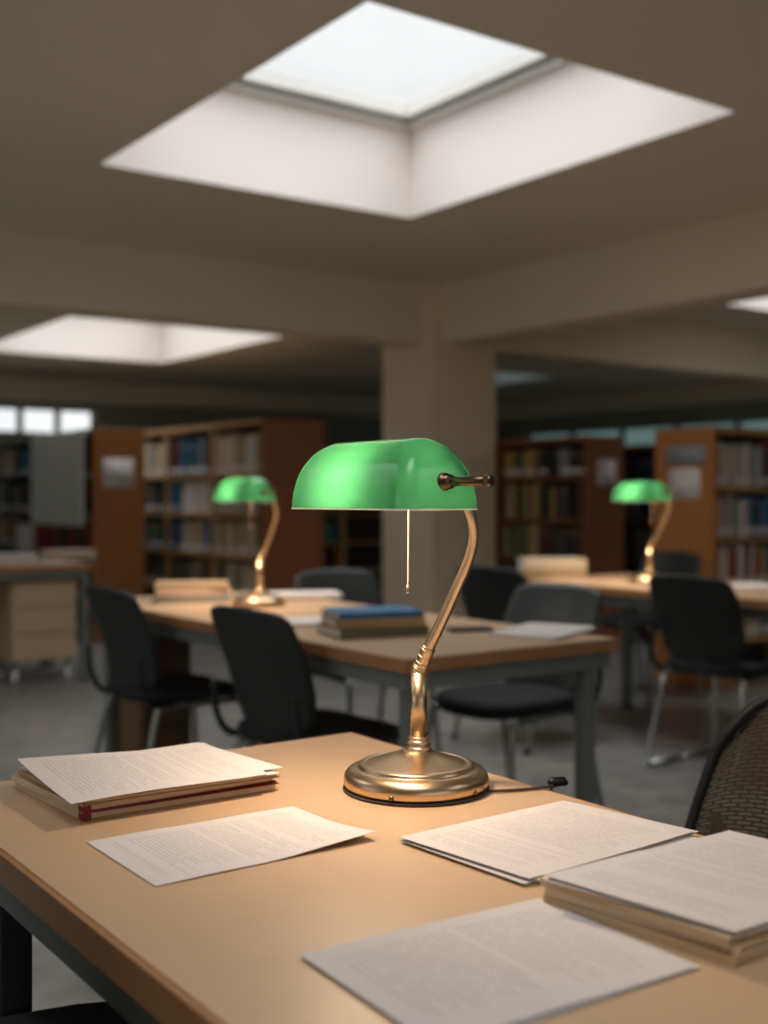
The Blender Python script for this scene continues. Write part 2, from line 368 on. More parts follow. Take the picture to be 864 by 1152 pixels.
def window(n, axis, at, a0, a1, z0, z1, mull, fm, gm):
    e = bpy.data.objects.new('window_%d' % n, None); col.objects.link(e); struct(e)
    cx = (a0 + a1) / 2; hw = (a1 - a0) / 2; e.location = (cx, at, z0) if axis == 'y' else (at, cx, z0)
    e.rotation_euler = (0, 0, 0 if axis == 'y' else pi / 2)
    q = MB(); h = z1 - z0; f = .035
    q.box(-hw, hw, -.03, .03, 0, f); q.box(-hw, hw, -.03, .03, h - f, h); q.box(-hw, -hw + f, -.03, .03, f, h - f); q.box(hw - f, hw, -.03, .03, f, h - f)
    struct(q.build('window_frame', fm, e))
    for k in range(1, mull):
        x = -hw + 2 * hw * k / mull; struct(MB().box(x - .035, x + .035, -.028, .028, f, h - f).build('mullion', fm, e))
    struct(MB().box(-hw + f, hw - f, -.004, .004, f, h - f).build('glass_pane', gm, e))
wl = [(2.75, 5.55, 1.93, 2.27)]
wall_y('wall_back', Y1, Y1 + .2, X0, X1, wl, M['wall'])
window(5, 'y', Y1 + .1, *wl[0], 6, M['frame_grey'], M['glass'])
wr = [(6.4, 13.2, 1.70, 2.14)]
wall_x('wall_right', X1, X1 + .2, Y0, Y1, wr, M['wall'])
window(6, 'x', X1 + .1, *wr[0], 7, M['frame_grey'], M['glass_dim'])
wf_fill = [(-3.0, 3.0, 0.9, 2.3)]  # unseen window added behind the camera for soft fill light
wall_y('wall_front', Y0 - .2, Y0, X0, X1, wf_fill, M['wall'])
window(7, 'y', Y0 - .1, *wf_fill[0], 4, M['frame_grey'], M['glass'])
portal('window_portal', (0, Y0 - .25, 1.6), (R(90), 0, 0), 6.0, 1.4)      # faces +Y (into the room)
wl2_fill = [(0.5, 6.5, 0.9, 2.3)]  # unseen side window, added for more fill light
wall_x('wall_left', X0 - .2, X0, Y0, Y1, wl2_fill, M['wall'])
window(8, 'x', X0 - .1, *wl2_fill[0], 4, M['frame_grey'], M['glass'])
portal('window_portal', (X0 - .25, 3.5, 1.6), (R(90), 0, R(-90)), 6.0, 1.4)
portal('window_portal', (4.15, Y1 + .25, 2.1), (R(90), 0, R(180)), 2.8, .34)

# ================================================================== tables
def table(name, label, L, Wd, loc, rz, leg=.045, apron=.05, legm='steel', group='reading tables', iy=.02, ix=.02):
    """origin = near-left corner on the floor; local x across (width Wd), local y along (length L)"""
    e = thing(name, label, 'table', loc, rz, group)
    q = MB().box(.006, Wd - .006, .006, L - .006, .708, .74); q.build('table_top', M['top'], e)
    q = MB(); th = .008
    q.box(-.002, th - .002, -.002, L + .002, .704, .7385); q.box(Wd - th + .002, Wd + .002, -.002, L + .002, .704, .7385)
    q.box(th - .002, Wd - th + .002, -.002, th - .002, .704, .7385); q.box(th - .002, Wd - th + .002, L - th + .002, L + .002, .704, .7385)
    q.build('edge_band', M['edge'], e)
    i = .02; q = MB()
    q.box(i, i + .03, i, L - i, .704 - apron, .7035); q.box(Wd - i - .03, Wd - i, i, L - i, .704 - apron, .7035)
    q.box(i + .03, Wd - i - .03, i, i + .03, .704 - apron, .7035); q.box(i + .03, Wd - i - .03, L - i - .03, L - i, .704 - apron, .7035)
    q.build('apron', M['steel'], e)
    for (x, y) in ((ix, iy), (Wd - ix - leg, iy), (ix, L - iy - leg), (Wd - ix - leg, L - iy - leg)):
        lg = MB().box(x, x + leg, y, y + leg, .012, .704 - apron + .001).bevel(.004).build('leg', M[legm], e)
        MB().box(x - .002, x + leg + .002, y - .002, y + leg + .002, 0, .014).build('foot_cap', M['black'], lg)
    return e
# near table: back corner at (395,823), long axis along world Y
B_ = W(395, 823, .74)
TW, TL = 0.735, 1.20
table('reading_table', 'beige reading table with brown edge carrying the large sharp lamp and documents', TL, TW, (B_.x - TW, B_.y - TL, 0), 0, leg=.042, legm='black_steel', iy=.24)
# middle table
RB = W(697, 718, .74)
table('reading_table', 'beige reading table behind the large lamp, set with a blue book and its own lamp', 2.2, .80, (RB.x - .80, RB.y, 0), 0, iy=.05, ix=.05)
# far table with lamp in front of the bookcases
LC = W(583, 652, .74)
table('reading_table', 'beige reading table before the orange-brown bookcase with two stuck-on sheets', 2.6, .80, (LC.x, LC.y - 2.6, 0), 0)
# table at the far left with pedestal
FR = W(105, 634, .74)
table('reading_table', 'beige table with a pale drawer pedestal below it, beside the grey board', .8, 2.0, (FR.x - 2.0, FR.y, 0), 0)

def pedestal(label, x0, x1, y0, y1, z0, z1, mat):
    e = thing('pedestal_cabinet', label, 'cabinet', ((x0 + x1) / 2, (y0 + y1) / 2, 0))
    hx, hy = (x1 - x0) / 2, (y1 - y0) / 2
    MB().box(-hx, hx, -hy, hy, z0, z1).bevel(.006).build('body', mat, e)
    h = (z1 - z0) / 3
    for k in range(3):
        d = MB().box(-hx + .008, hx - .008, -hy - .016, -hy - .001, z0 + k * h + .004, z0 + (k + 1) * h - .004).bevel(.003).build('drawer', mat, e)
        MB().box(-.05, .05, -hy - .022, -hy - .0155, z0 + (k + 1) * h - .02, z0 + (k + 1) * h - .008).build('handle', mat, d)
    for sx in (-1, 1):
        for sy in (-1, 1):
            MB().lathe([(.02, 0), (.022, .01), (.022, .03), (.012, .04), (.012, z0 + .002)], (sx * (hx - .04), sy * (hy - .05), 0), 12).build('caster', M['chrome'], e)
p0, p1 = D(37, FR.y / (.8141 + .5807 * .275)), FR
pedestal('pale beige drawer pedestal beneath the table beside the grey board', FR.x - .50, FR.x - .08, FR.y + .08, FR.y + .46, .14, .645, M['beige_panel'])
pd = D(196, 4.75)
pedestal('dark brown wooden pedestal under the table behind the large lamp', 1.895, 2.12, 4.33, 4.565, .05, .645, M['brown_panel'])

# ================================================================== lamps
BASE = D(468, 1.683); 
def LL(px, py, d):               # lamp-local point seen at (px,py) at depth d
    p = D(px, d) - BASE; p.z = EYE - (py - HY) / FPX * d - .74
    return p
def make_lamp(label):
    e = thing('desk_lamp', label, 'lamp', (BASE.x, BASE.y, .74), 0, 'green shaded brass desk lamps')
    b = MB().lathe([(.0, .0046), (.1005, .0046), (.1035, .0070), (.1048, .0120), (.1047, .0175), (.1030, .0230), (.0995, .0275), (.0945, .0305), (.0885, .0322), (.0845, .0327), (.0836, .0333), (.0832, .0352), (.0822, .0370), (.0800, .0380),
                    (.0765, .0384), (.0735, .0382), (.0725, .0376), (.0712, .0380), (.0640, .0404), (.0560, .0430), (.0480, .0456), (.0400, .0482), (.0330, .0506), (.0270, .0530), (.0225, .0555), (.0200, .0575), (.0, .0575)], seg=64, cap=False).build('base', M['brass'], e)
    MB().lathe([(.0, 0), (.105, 0), (.1058, .002), (.105, .0045), (.0, .0045)], seg=64, cap=False).build('base_rim', M['felt'], e)
    for (px, py) in ((440, 906), (531, 902)):
        p = LL(px, py, 1.585 if px < 500 else 1.62); p.z = .010
        a = math.atan2(p.y, p.x); p.x, p.y = .1035 * cos(a), .1035 * sin(a)
        MB().ball(p, .0042, 10).build('base_screw', M['bronze'], b)
    SO = Vector((RX, RY, 0)) * .0042
    MB().lathe([(.0, .054), (.0180, .054), (.0195, .0565), (.0198, .0590), (.0185, .0610), (.0165, .0620), (.0160, .0635), (.0178, .0650), (.0180, .0685), (.0165, .0705), (.0150, .0713), (.0152, .0725), (.0160, .0740), (.0155, .0755), (.0130, .0765), (.0, .0765)], SO, 32, False).build('collar', M['brass'], e)
    MB().lathe([(.0, .073), (.0122, .073), (.0122, .168), (.0, .168)], SO, 24, False).build('stem', M['brass'], e)
    # knuckle rings leading into the leaning arm
    path = spline([SO + Vector((0, 0, .150)), SO + Vector((0, 0, .168)), LL(475, 747, 1.680), LL(483, 727, 1.668), LL(493, 707, 1.657), LL(510, 670, 1.638), LL(527, 631, 1.613), LL(533.5, 602, 1.595), LL(530, 580, 1.58), LL(520, 560, 1.572), LL(511, 549, 1.565)], 12)
    kn = path[12:37]
    q = MB().tube(kn, [.0121 - .0026 * (k / 26) for k in range(len(kn))], 24)
    for k in (6, 10, 14, 18, 22):
        dr = (kn[k + 1] - kn[k]).normalized(); rr_ = .0121 - .0026 * (k / 26)
        q.tube([kn[k] - dr * .0013, kn[k] - dr * .0008, kn[k] + dr * .0008, kn[k] + dr * .0013], [rr_, rr_ + .0008, rr_ + .0008, rr_], 24)
    q.build('knuckle', M['brass'], e)
    ar = path[34:]
    MB().tube(ar, [max(.0070, .0088 - .0018 * i / 40) for i in range(len(ar))], 20).build('arm', M['brass'], e)
    # shade
    th = R(53); c = LL(428, 571.5, 1.62)
    ax = Vector((RX * cos(th) - FX * sin(th), RY * cos(th) - FY * sin(th), 0)); bk = Vector((RX * sin(th) + FX * cos(th), RY * sin(th) + FY * cos(th), 0))
    a, bw, H = .142, .066, .094
    def shell(name, mat, k, par):
        q = MB(); rows = []; NR, NP = 14, 72
        for j in range(NR + 1):
            ph = j / NR * pi / 2; t_ = sin(ph)
            xe = (a - k) * (.62 + .38 * cos(ph) ** .9); ye = (bw - k) * cos(ph) ** .85; z = (H - k) * t_
            ye = max(ye, .0001); rc = min(ye, .024); row = []
            for i in range(NP):                     # rounded rectangle outline
                qn, f = divmod(i / NP * 4, 1); qn = int(qn)
                sx = (1, -1, -1, 1)[qn]; sy = (1, 1, -1, -1)[qn]
                aa = qn * pi / 2 + f * pi / 2
                # straight parts are carried by the spread between corner centres
                row.append(q.bm.verts.new(c + ax * (sx * (xe - rc) + rc * cos(aa)) + bk * (sy * (ye - rc) + rc * sin(aa)) + Vector((0, 0, z))))
            rows.append(row)
        for r0, r1 in zip(rows, rows[1:]):
            for i in range(NP):
                f = q.bm.faces.new((r0[i], r0[(i + 1) % NP], r1[(i + 1) % NP], r1[i])); f.smooth = True
        bmesh.ops.remove_doubles(q.bm, verts=q.bm.verts, dist=.0004)
        o = q.build(name, mat, par); return o
    sh = shell('shade', M['green'], 0, e)
    ln = shell('shade_lining', M['opal'], .0035, sh)
    # rim joining both skins
    q = MB(); 
    for i in range(72):
        pass
    def outline(k, z):
        xe, ye, rc = a - k, bw - k, .024; out = []
        for i in range(72):
            qn, f = divmod(i / 72 * 4, 1); qn = int(qn); sx = (1, -1, -1, 1)[qn]; sy = (1, 1, -1, -1)[qn]; aa = qn * pi / 2 + f * pi / 2
            out.append(c + ax * (sx * (xe - rc) + rc * cos(aa)) + bk * (sy * (ye - rc) + rc * sin(aa)) + Vector((0, 0, z)))
        return out
    ro = [q.bm.verts.new(p) for p in outline(-.0006, 0)]; ri = [q.bm.verts.new(p) for p in outline(.004, 0)]
    r2 = [q.bm.verts.new(p) for p in outline(-.0006, -.0022)]; r3 = [q.bm.verts.new(p) for p in outline(.004, -.0022)]
    for i in range(72):
        j = (i + 1) % 72
        for f in ((ro[i], ro[j], r2[j], r2[i]), (r2[i], r2[j], r3[j], r3[i]), (r3[i], r3[j], ri[j], ri[i]), (ri[i], ri[j], ro[j], ro[i])): q.bm.faces.new(f)
    q.build('shade_rim', M['opal'], sh)
    # finial rod through the end of the shade
    zr = .035; xe = a * (.62 + .38 * cos(math.asin(zr / H)) ** .9)
    P = lambda s, y=0, z=zr: c + ax * s + bk * y + Vector((0, 0, z))
    rod = MB(); rod.tube([P(xe - .02), P(xe + .088)], .0062, 16)
    ro_ = rod.build('shade_rod', M['bronze'], e)
    rod = MB(); rod.tube([P(xe - .004), P(xe + .003), P(xe + .0031), P(xe + .012), P(xe + .0121), P(xe + .017)], [.0115, .0115, .0085, .0095, .0075, .006], 20); rod.build('rod_washer', M['bronze'], ro_)
    rod = MB(); rod.tube([P(xe + .080), P(xe + .081), P(xe + .089), P(xe + .092)], [.0062, .0074, .0074, .005], 20); rod.build('rod_cap', M['bronze'], ro_)
    # socket and bulb inside
    MB().tube([P(.055, 0, .052), P(.024, 0, .052)], [.013, .015], 16).build('lamp_socket', M['bronze'], e)
    MB().tube([P(.10, .02, .040), P(.055, 0, .052)], .005, 10).build('socket_bracket', M['bronze'], e)
    bl = MB().tube([P(.026, 0, .052), P(.010, 0, .052), P(-.010, 0, .052), P(-.030, 0, .052), P(-.042, 0, .052), P(-.048, 0, .052)], [.010, .014, .020, .021, .015, .004], 18)
    bl.build('light_bulb', M['bulb'], e)
    # pull chain
    top = LL(460, 560, 1.55); bot = LL(459, 660, 1.55); n = 40; q = MB()
    for k in range(n): q.ball(top.lerp(bot, k / n), .0013, 6)
    ch = q.build('pull_chain', M['brass'], e)
    MB().lathe([(.0, -.009), (.002, -.0085), (.0032, -.006), (.0030, -.002), (.001, .002), (.0, .002)], bot, 12, cap=False).build('chain_pull', M['brass'], ch)
    # light of the bulb
    l = bpy.data.lights.new('bulb_light', 'POINT'); l.energy = LAMP_W; l.color = (1.0, 0.76, 0.54); l.shadow_soft_size = .02
    lo = bpy.data.objects.new('bulb_light', l); col.objects.link(lo); lo.parent = e; lo.location = P(-.018, -.036, .034)
    return e
LAMP_W = 8.0
lamp = make_lamp('large sharp brass desk lamp with glossy green shade on the nearest table')
# cord of the near lamp
p_a = W(546, 889, .743) ; ce = B_
pts = spline([W(549, 890, .7435), W(575, 889, .743), W(600, 887, .743), W(616, 885, .7435), W(628, 883, .7435)], 6)
last = pts[-1]
pts += [Vector((B_.x + .006, last.y, last.z - .002)), Vector((B_.x + .007, last.y, .72)), Vector((B_.x + .007, last.y, .5)), Vector((B_.x + .007, last.y, .2)), Vector((B_.x + .008, last.y + .02, .006)), Vector((B_.x + .008, last.y + .16, .004))]
cd_ = MB().tube(pts, .0022, 8).build('power_cord', M['cord'])
q = MB().tube([last + Vector((-.014, .006, .004)), last + Vector((-.008, .004, .005)), last + Vector((.010, 0, .004)), last + Vector((.016, 0, .0))], [.003, .007, .007, .004], 12)
q.build('inline_switch', M['black'], cd_)
l2 = copy_tree(lamp); p = W(291, 681, .74); l2.location = (p.x, p.y, .74)
l2['label'] = 'green shaded brass lamp in front of the open bookcase, on the middle table'
l3 = copy_tree(lamp); p = W(730, 656, .74); l3.location = (p.x, p.y, .74)
l3['label'] = 'smallest green shaded brass lamp, on the table before the stuck-on notices'

bpy.context.view_layer.update()
cd_.parent = lamp; cd_.matrix_parent_inverse = lamp.matrix_world.inverted()
# ================================================================== papers and folders
def bil(L, B, F, Rr):
    return lambda u, v: (L * (1 - u) * (1 - v) + F * u * (1 - v) + B * (1 - u) * v + Rr * u * v)   # u: L->F (short), v: L->B (long)
def sheet(L, B, F, z, mat, label, group=None, Rr=None, lift=None, name='paper_sheet'):
    L, B, F = Vector(L), Vector(B), Vector(F)
    Rr = Vector(Rr) if Rr is not None else B + F - L
    for p in (L, B, F, Rr): p.z = 0
    f = bil(L, B, F, Rr); c = (L + B + F + Rr) / 4
    def fn(u, v):
        p = f(u, v) - c; p.z = (lift(u, v) if lift else 0); return p
    o = MB().grid(fn, 16, 20).build(name, M[mat], fix=False)
    for pl in o.data.polygons: pl.use_smooth = False
    # make sure the printed face looks up
    if o.data.polygons[0].normal.z < 0: o.data.flip_normals()
    o.location = (c.x, c.y, z); solid(o, .0004, 1)
    return tag(o, label, 'paper', group)
def slabq(L, B, F, z0, z1, inset=0, grow=0):
    L, B, F = Vector(L), Vector(B), Vector(F)
    e1 = (F - L); e2 = (B - L); n1, n2 = e1.normalized(), e2.normalized()
    A = L + n1 * inset + n2 * inset; e1 = n1 * (e1.length - 2 * inset); e2 = n2 * (e2.length - 2 * inset)
    ps = [A, A + e1, A + e1 + e2, A + e2]
    return [Vector((p.x, p.y, z0)) for p in ps] + [Vector((p.x, p.y, z1)) for p in ps]
def folder(L, B, F, z0, th, label, group, cover='tan', lid='tan', pages='cream', corner=None):
    c = (Vector(L) + Vector(B) + Vector(F) + (Vector(B) + Vector(F) - Vector(L))) / 4
    e = thing('document_folder', label, 'folder', (c.x, c.y, z0), 0, group)
    def mk(name, z0_, z1_, inset, mat, bev=0):
        q = MB().hexa([p - Vector((c.x, c.y, 0)) for p in slabq(L, B, F, z0_, z1_, inset)])
        if bev: q.bevel(bev)
        return q.build(name, M[mat], e)
    mk('back_cover', 0.0, .0012, 0, cover); mk('pages', .0013, th - .0014, .004, pages); mk('front_cover', th - .0013, th, 0, lid)
    # spine along the L-F side
    spc = 'cream' if corner or lid == 'red' or cover == 'red' else cover
    Lv, Fv, Bv = Vector(L), Vector(F), Vector(B); n2 = (Bv - Lv).normalized()
    ps = [Lv - n2 * .0012, Fv - n2 * .0012, Fv, Lv]
    q = MB().hexa([Vector((p.x - c.x, p.y - c.y, 0)) for p in ps] + [Vector((p.x - c.x, p.y - c.y, th)) for p in ps]); q.build('spine', M[spc], e)
    if corner:
        n1 = (Fv - Lv).normalized(); ps = [Fv - n1 * .012 - n2 * .0018, Fv + n1 * .0015 - n2 * .0018, Fv + n1 * .0015 + n2 * .010, Fv - n1 * .012 + n2 * .010]
        q = MB().hexa([Vector((p.x - c.x, p.y - c.y, .0004)) for p in ps] + [Vector((p.x - c.x, p.y - c.y, th - .0003)) for p in ps]); q.bevel(.001).build('corner_binding', M[corner], e)
    return e
def shift(q, dx, dy, rot=0):
    """move/rotate an L,B,F triple about its centre"""
    L, B, F = [Vector(v) for v in q]; c = (B + F) / 2; m = Matrix.Rotation(rot, 3, 'Z'); s = Vector((dx, dy, 0))
    return [m @ (v - c) + c + s for v in (L, B, F)]
TZ = .7403
# left pile: three folders, then sheets
zf = TZ
base = (W(18, 886, zf), W(232, 845, zf), W(94, 924, zf))
base = list(base)
def fitlen(q, short=.213, long=.300):
    L, B, F = [Vector(v) for v in q]; e1 = F - L; e2 = B - L; e1.z = e2.z = 0
    return [L, L + e2.normalized() * long, L + e1.normalized() * short]
base[1] = base[0] + (W(314, 889, zf) - W(94, 924, zf))
z = zf; g = 'folders in the pile with the red edges'
specs = [(.0105, 'tan', 'red', 'tan folder at the bottom of the red-edged pile', 'red', 0, 0, 0), (.0085, 'red', 'tan', 'red-edged folder resting on the bottommost folder of the pile', 'red', -.003, .003, R(1.5)),
         (.0065, 'tan', 'tan', 'uppermost tan folder just beneath the curled pages', None, .002, -.002, R(-1.5))]
for th_, cv, ld, lab, cor, dx, dy, ro in specs:
    q_ = shift(base, dx, dy, ro); folder(*q_, z, th_, lab, g, cv, ld, 'cream', cor); z += th_ + .0003
g = 'loose pages on the red-edged folder pile'
q_ = shift(base, .000, -.004, R(-3)); sheet(*q_, z + .0006, 'paper', 'pale page lying flat directly on the red-edged folders', g, lift=lambda u, v: .0015 * sin(3 * v) ** 2)
q_ = shift(base, .004, -.002, R(2)); sheet(*q_, z + .0024, 'paper', 'blank pale page sandwiched second from the top of the red-edged pile', g, lift=lambda u, v: .0008 + .0015 * v)
zt = z + .0085
qt = [W(19, 857, zt + .006), W(229, 833, zt + .006), W(80, 902, zt)]
Rt = W(303, 867, zt)
sheet(*qt, zt, 'text0', 'topmost printed page on the red-edged pile, its corner curling up', g, Rr=Rt, lift=lambda u, v: .010 * (1 - u) ** 2 * (1 - v) ** 2 + .004 * max(0, v - .5) ** 2 * (1 - u) * 4 - .003 * u + .0015 * sin(5 * v))
# single sheet
sheet(W(97, 948, TZ), W(330, 908, TZ), W(175, 998, TZ), TZ + .0008, 'text1', 'single printed page lying alone between the folder pile and the lamp base', 'loose pages on the near table', Rr=W(423, 945, TZ),
      lift=lambda u, v: .012 * max(0, u * v - .45) ** 1.5 * 2 + .0006 * sin(6 * v) ** 2)
# middle pile
g = 'pages in the fanned pile beside the lamp base'
mq = [W(449, 941, TZ + .008), W(634, 900, TZ + .008), W(595, 988, TZ + .008)]
for k, (dx, dy, ro, dz) in enumerate(((.006, -.008, R(-3.5), .0004), (.004, .003, R(2.4), .0018), (-.004, -.006, R(-2.2), .0034), (.006, -.002, R(1.6), .0052), (0, 0, 0, .0072))):
    sheet(*shift(mq, dx, dy, ro), TZ + dz, 'paper' if k < 4 else 'text2',
          ['lowest page of the fanned pile beside the lamp base', 'second lowest page of the fanned pile beside the lamp base', 'middle page of the fanned pile beside the lamp base', 'second highest page of the fanned pile beside the lamp base',
           'topmost printed page of the fanned pile beside the lamp base'][k], g, lift=lambda u, v, k=k: .0010 * (k + 1) * (v ** 3) * u * .6)
# right pile
g = 'folders beneath the printed pile at the table corner'
rb = [W(612, 1017, TZ), W(801, 968, TZ), W(832, 1091, TZ)]
rb = fitlen(rb, .222, .290); z = TZ
for k, (th_, cv, ld, lab, dx, dy, ro) in enumerate(((.010, 'tan', 'tan', 'bottommost cream folder beneath the thick printed pile', 0, 0, 0), (.008, 'cream', 'tan', 'middle cream folder beneath the thick printed pile', .003, .002, R(1.2)),
                                     (.008, 'tan', 'cream', 'upper cream folder directly under the thick printed pile', -.002, .002, R(-1)))):
    folder(*shift(rb, dx, dy, ro), z, th_, lab, g, cv, ld, 'cream', None); z += th_ + .0003
g = 'pages on the thick pile at the table corner'
rt = [W(611, 985, z + .006), W(801, 940, z + .006), W(824, 1049, z + .004)]; rt = fitlen(rt, .214, .285)
for k, (dx, dy, ro, dz) in enumerate(((.004, -.004, R(-2), .0006), (.0, .003, R(1.6), .0026), (.004, -.001, R(-1), .0044), (0, 0, 0, .0064))):
    sheet(*shift(rt, dx, dy, ro), z + dz, 'paper' if k < 3 else 'text3',
          ['lowest loose page on the cream folders at the table corner', 'second lowest loose page on the cream folders at the table corner', 'second highest loose page on the cream folders at the table corner',
           'topmost printed page on the cream folders at the table corner'][k], g, lift=lambda u, v, k=k: -.0006 * k * u + .001 * sin(4 * v) ** 2)
# front sheets
fq = [W(337, 1078, TZ), W(597, 1015, TZ), W(475, 1172, TZ)]; fq = fitlen(fq, .213, .283)
sheet(*shift(fq, .004, -.003, R(1.0)), TZ + .0006, 'paper', 'blank page peeking out beneath the blurred front printed page', 'loose pages on the near table', lift=lambda u, v: .0002)
sheet(*fq, TZ + .0022, 'text4', 'blurred printed page closest to the camera, at the front of the table', 'loose pages on the near table', lift=lambda u, v: .0006 + .0006 * sin(5 * v))

# ================================================================== books on the tables
def table_book(label, cover, L, Wd, th, loc, rz, group, pages='white_edge'):
    e = thing('book', label, 'book', loc, rz, group); hx, hy = L / 2, Wd / 2; t_ = .0025
    q = MB(); q.box(-hx, hx, -hy, hy, 0, t_); q.box(-hx, hx, -hy, hy, th - t_, th); q.box(-hx, hx, -hy - .002, -hy + .003, 0, th)
    q.build('cover', BM[cover] if cover in BM else M[cover], e)
    MB().box(-hx + .004, hx - .004, -hy + .003, hy - .004, t_, th - t_).build('pages', M[pages], e)
    return e
def tstack(px, py, rz, group, items, d=None):
    p = W(px, py, .74); z = .7403
    for lab, cover, L, Wd, th, dr in items:
        table_book(lab, cover, L, Wd, th, (p.x, p.y, z), rz + dr, group); z += th + .0004
tstack(418, 713, R(-15), 'books stacked under the blue book', [
    ('lowest olive book in the stack topped by the blue book', 'olive', .29, .21, .030, R(4)), ('middle tan book in the stack topped by the blue book', 'tan', .28, .20, .027, R(-3)),
    ('blue covered book on top of the stack on the middle table', 'bright blue', .27, .19, .018, 0)])
tstack(216, 676, R(-25), 'books stacked behind the dark chair near the middle lamp', [
    ('lowest grey book in the stack beside the middle table lamp', 'grey', .30, .22, .030, 0), ('pale pink book, second in the stack beside the middle table lamp', 'pale pink', .29, .22, .028, R(4)),
    ('tan book topping the stack beside the middle table lamp', 'tan', .29, .21, .018, R(-3))])
tstack(620, 648, R(-35), 'books stacked on the far table', [
    ('lowest tan book in the stack on the table before the dark bookcase', 'tan', .34, .24, .045, 0), ('upper cream book in the stack on the table before the dark bookcase', 'cream', .33, .24, .050, R(3))])
tstack(75, 628, R(-10), 'books lying on the table with the pale pedestal', [
    ('lower cream book on the table with the pale pedestal', 'cream', .36, .26, .03, 0), ('upper pale pink book on the table with the pale pedestal', 'pale pink', .34, .24, .025, R(6))])
tstack(8, 631, R(-10), 'books lying on the table with the pale pedestal', [('thick white book at the frame edge on the pedestal table', 'white', .34, .26, .045, 0)])
def ream(px, py, w, l, n, rz, labs, group, th=.006):
    p = W(px, py, .74); z = .7404
    for k in range(n):
        rnd = random.Random(px * 7 + k); a = rz + rnd.uniform(-.06, .06)
        o = MB().box(-l / 2, l / 2, -w / 2, w / 2, 0, th).build('document_bundle', [M['paper']])
        o.location = (p.x + rnd.uniform(-.01, .01), p.y + rnd.uniform(-.01, .01), z); o.rotation_euler = (0, 0, a); z += th + .0004
        tag(o, labs[k], 'paper', group)
ream(342, 673, .21, .29, 2, R(-25), ['lower white paper bundle just behind the middle table lamp', 'upper white paper bundle just behind the middle table lamp'], 'white bundles beside the middle lamp', .011)
ream(345, 702, .21, .29, 2, R(-30), ['lower white pages beside the stack with the blue book', 'upper white pages beside the stack with the blue book'], 'white pages by the blue book', .006)
ream(612, 712, .22, .34, 3, R(25), ['lowest spread white page at the corner of the middle table', 'middle spread white page at the corner of the middle table', 'top spread white page at the corner of the middle table'], 'white pages on the middle table corner', .003)
ream(850, 661, .22, .32, 2, R(15), ['lower white pages on the far table behind the dark chair', 'upper white pages on the far table behind the dark chair'], 'white pages on the far table', .006)
ream(420, 690, .21, .29, 1, R(-50), ['thin white page lying behind the stack with the blue book'], 'white pages by the blue book', .002)
p = W(528, 710, .74)
o = MB().box(-.07, .07, -.032, .032, 0, .012).bevel(.003).build('spectacle_case', M['black']); o.location = (p.x, p.y, .7403); o.rotation_euler = (0, 0, R(-20)); tag(o, 'small flat dark case lying on the middle table', 'case')
p = W(165, 679, .74)

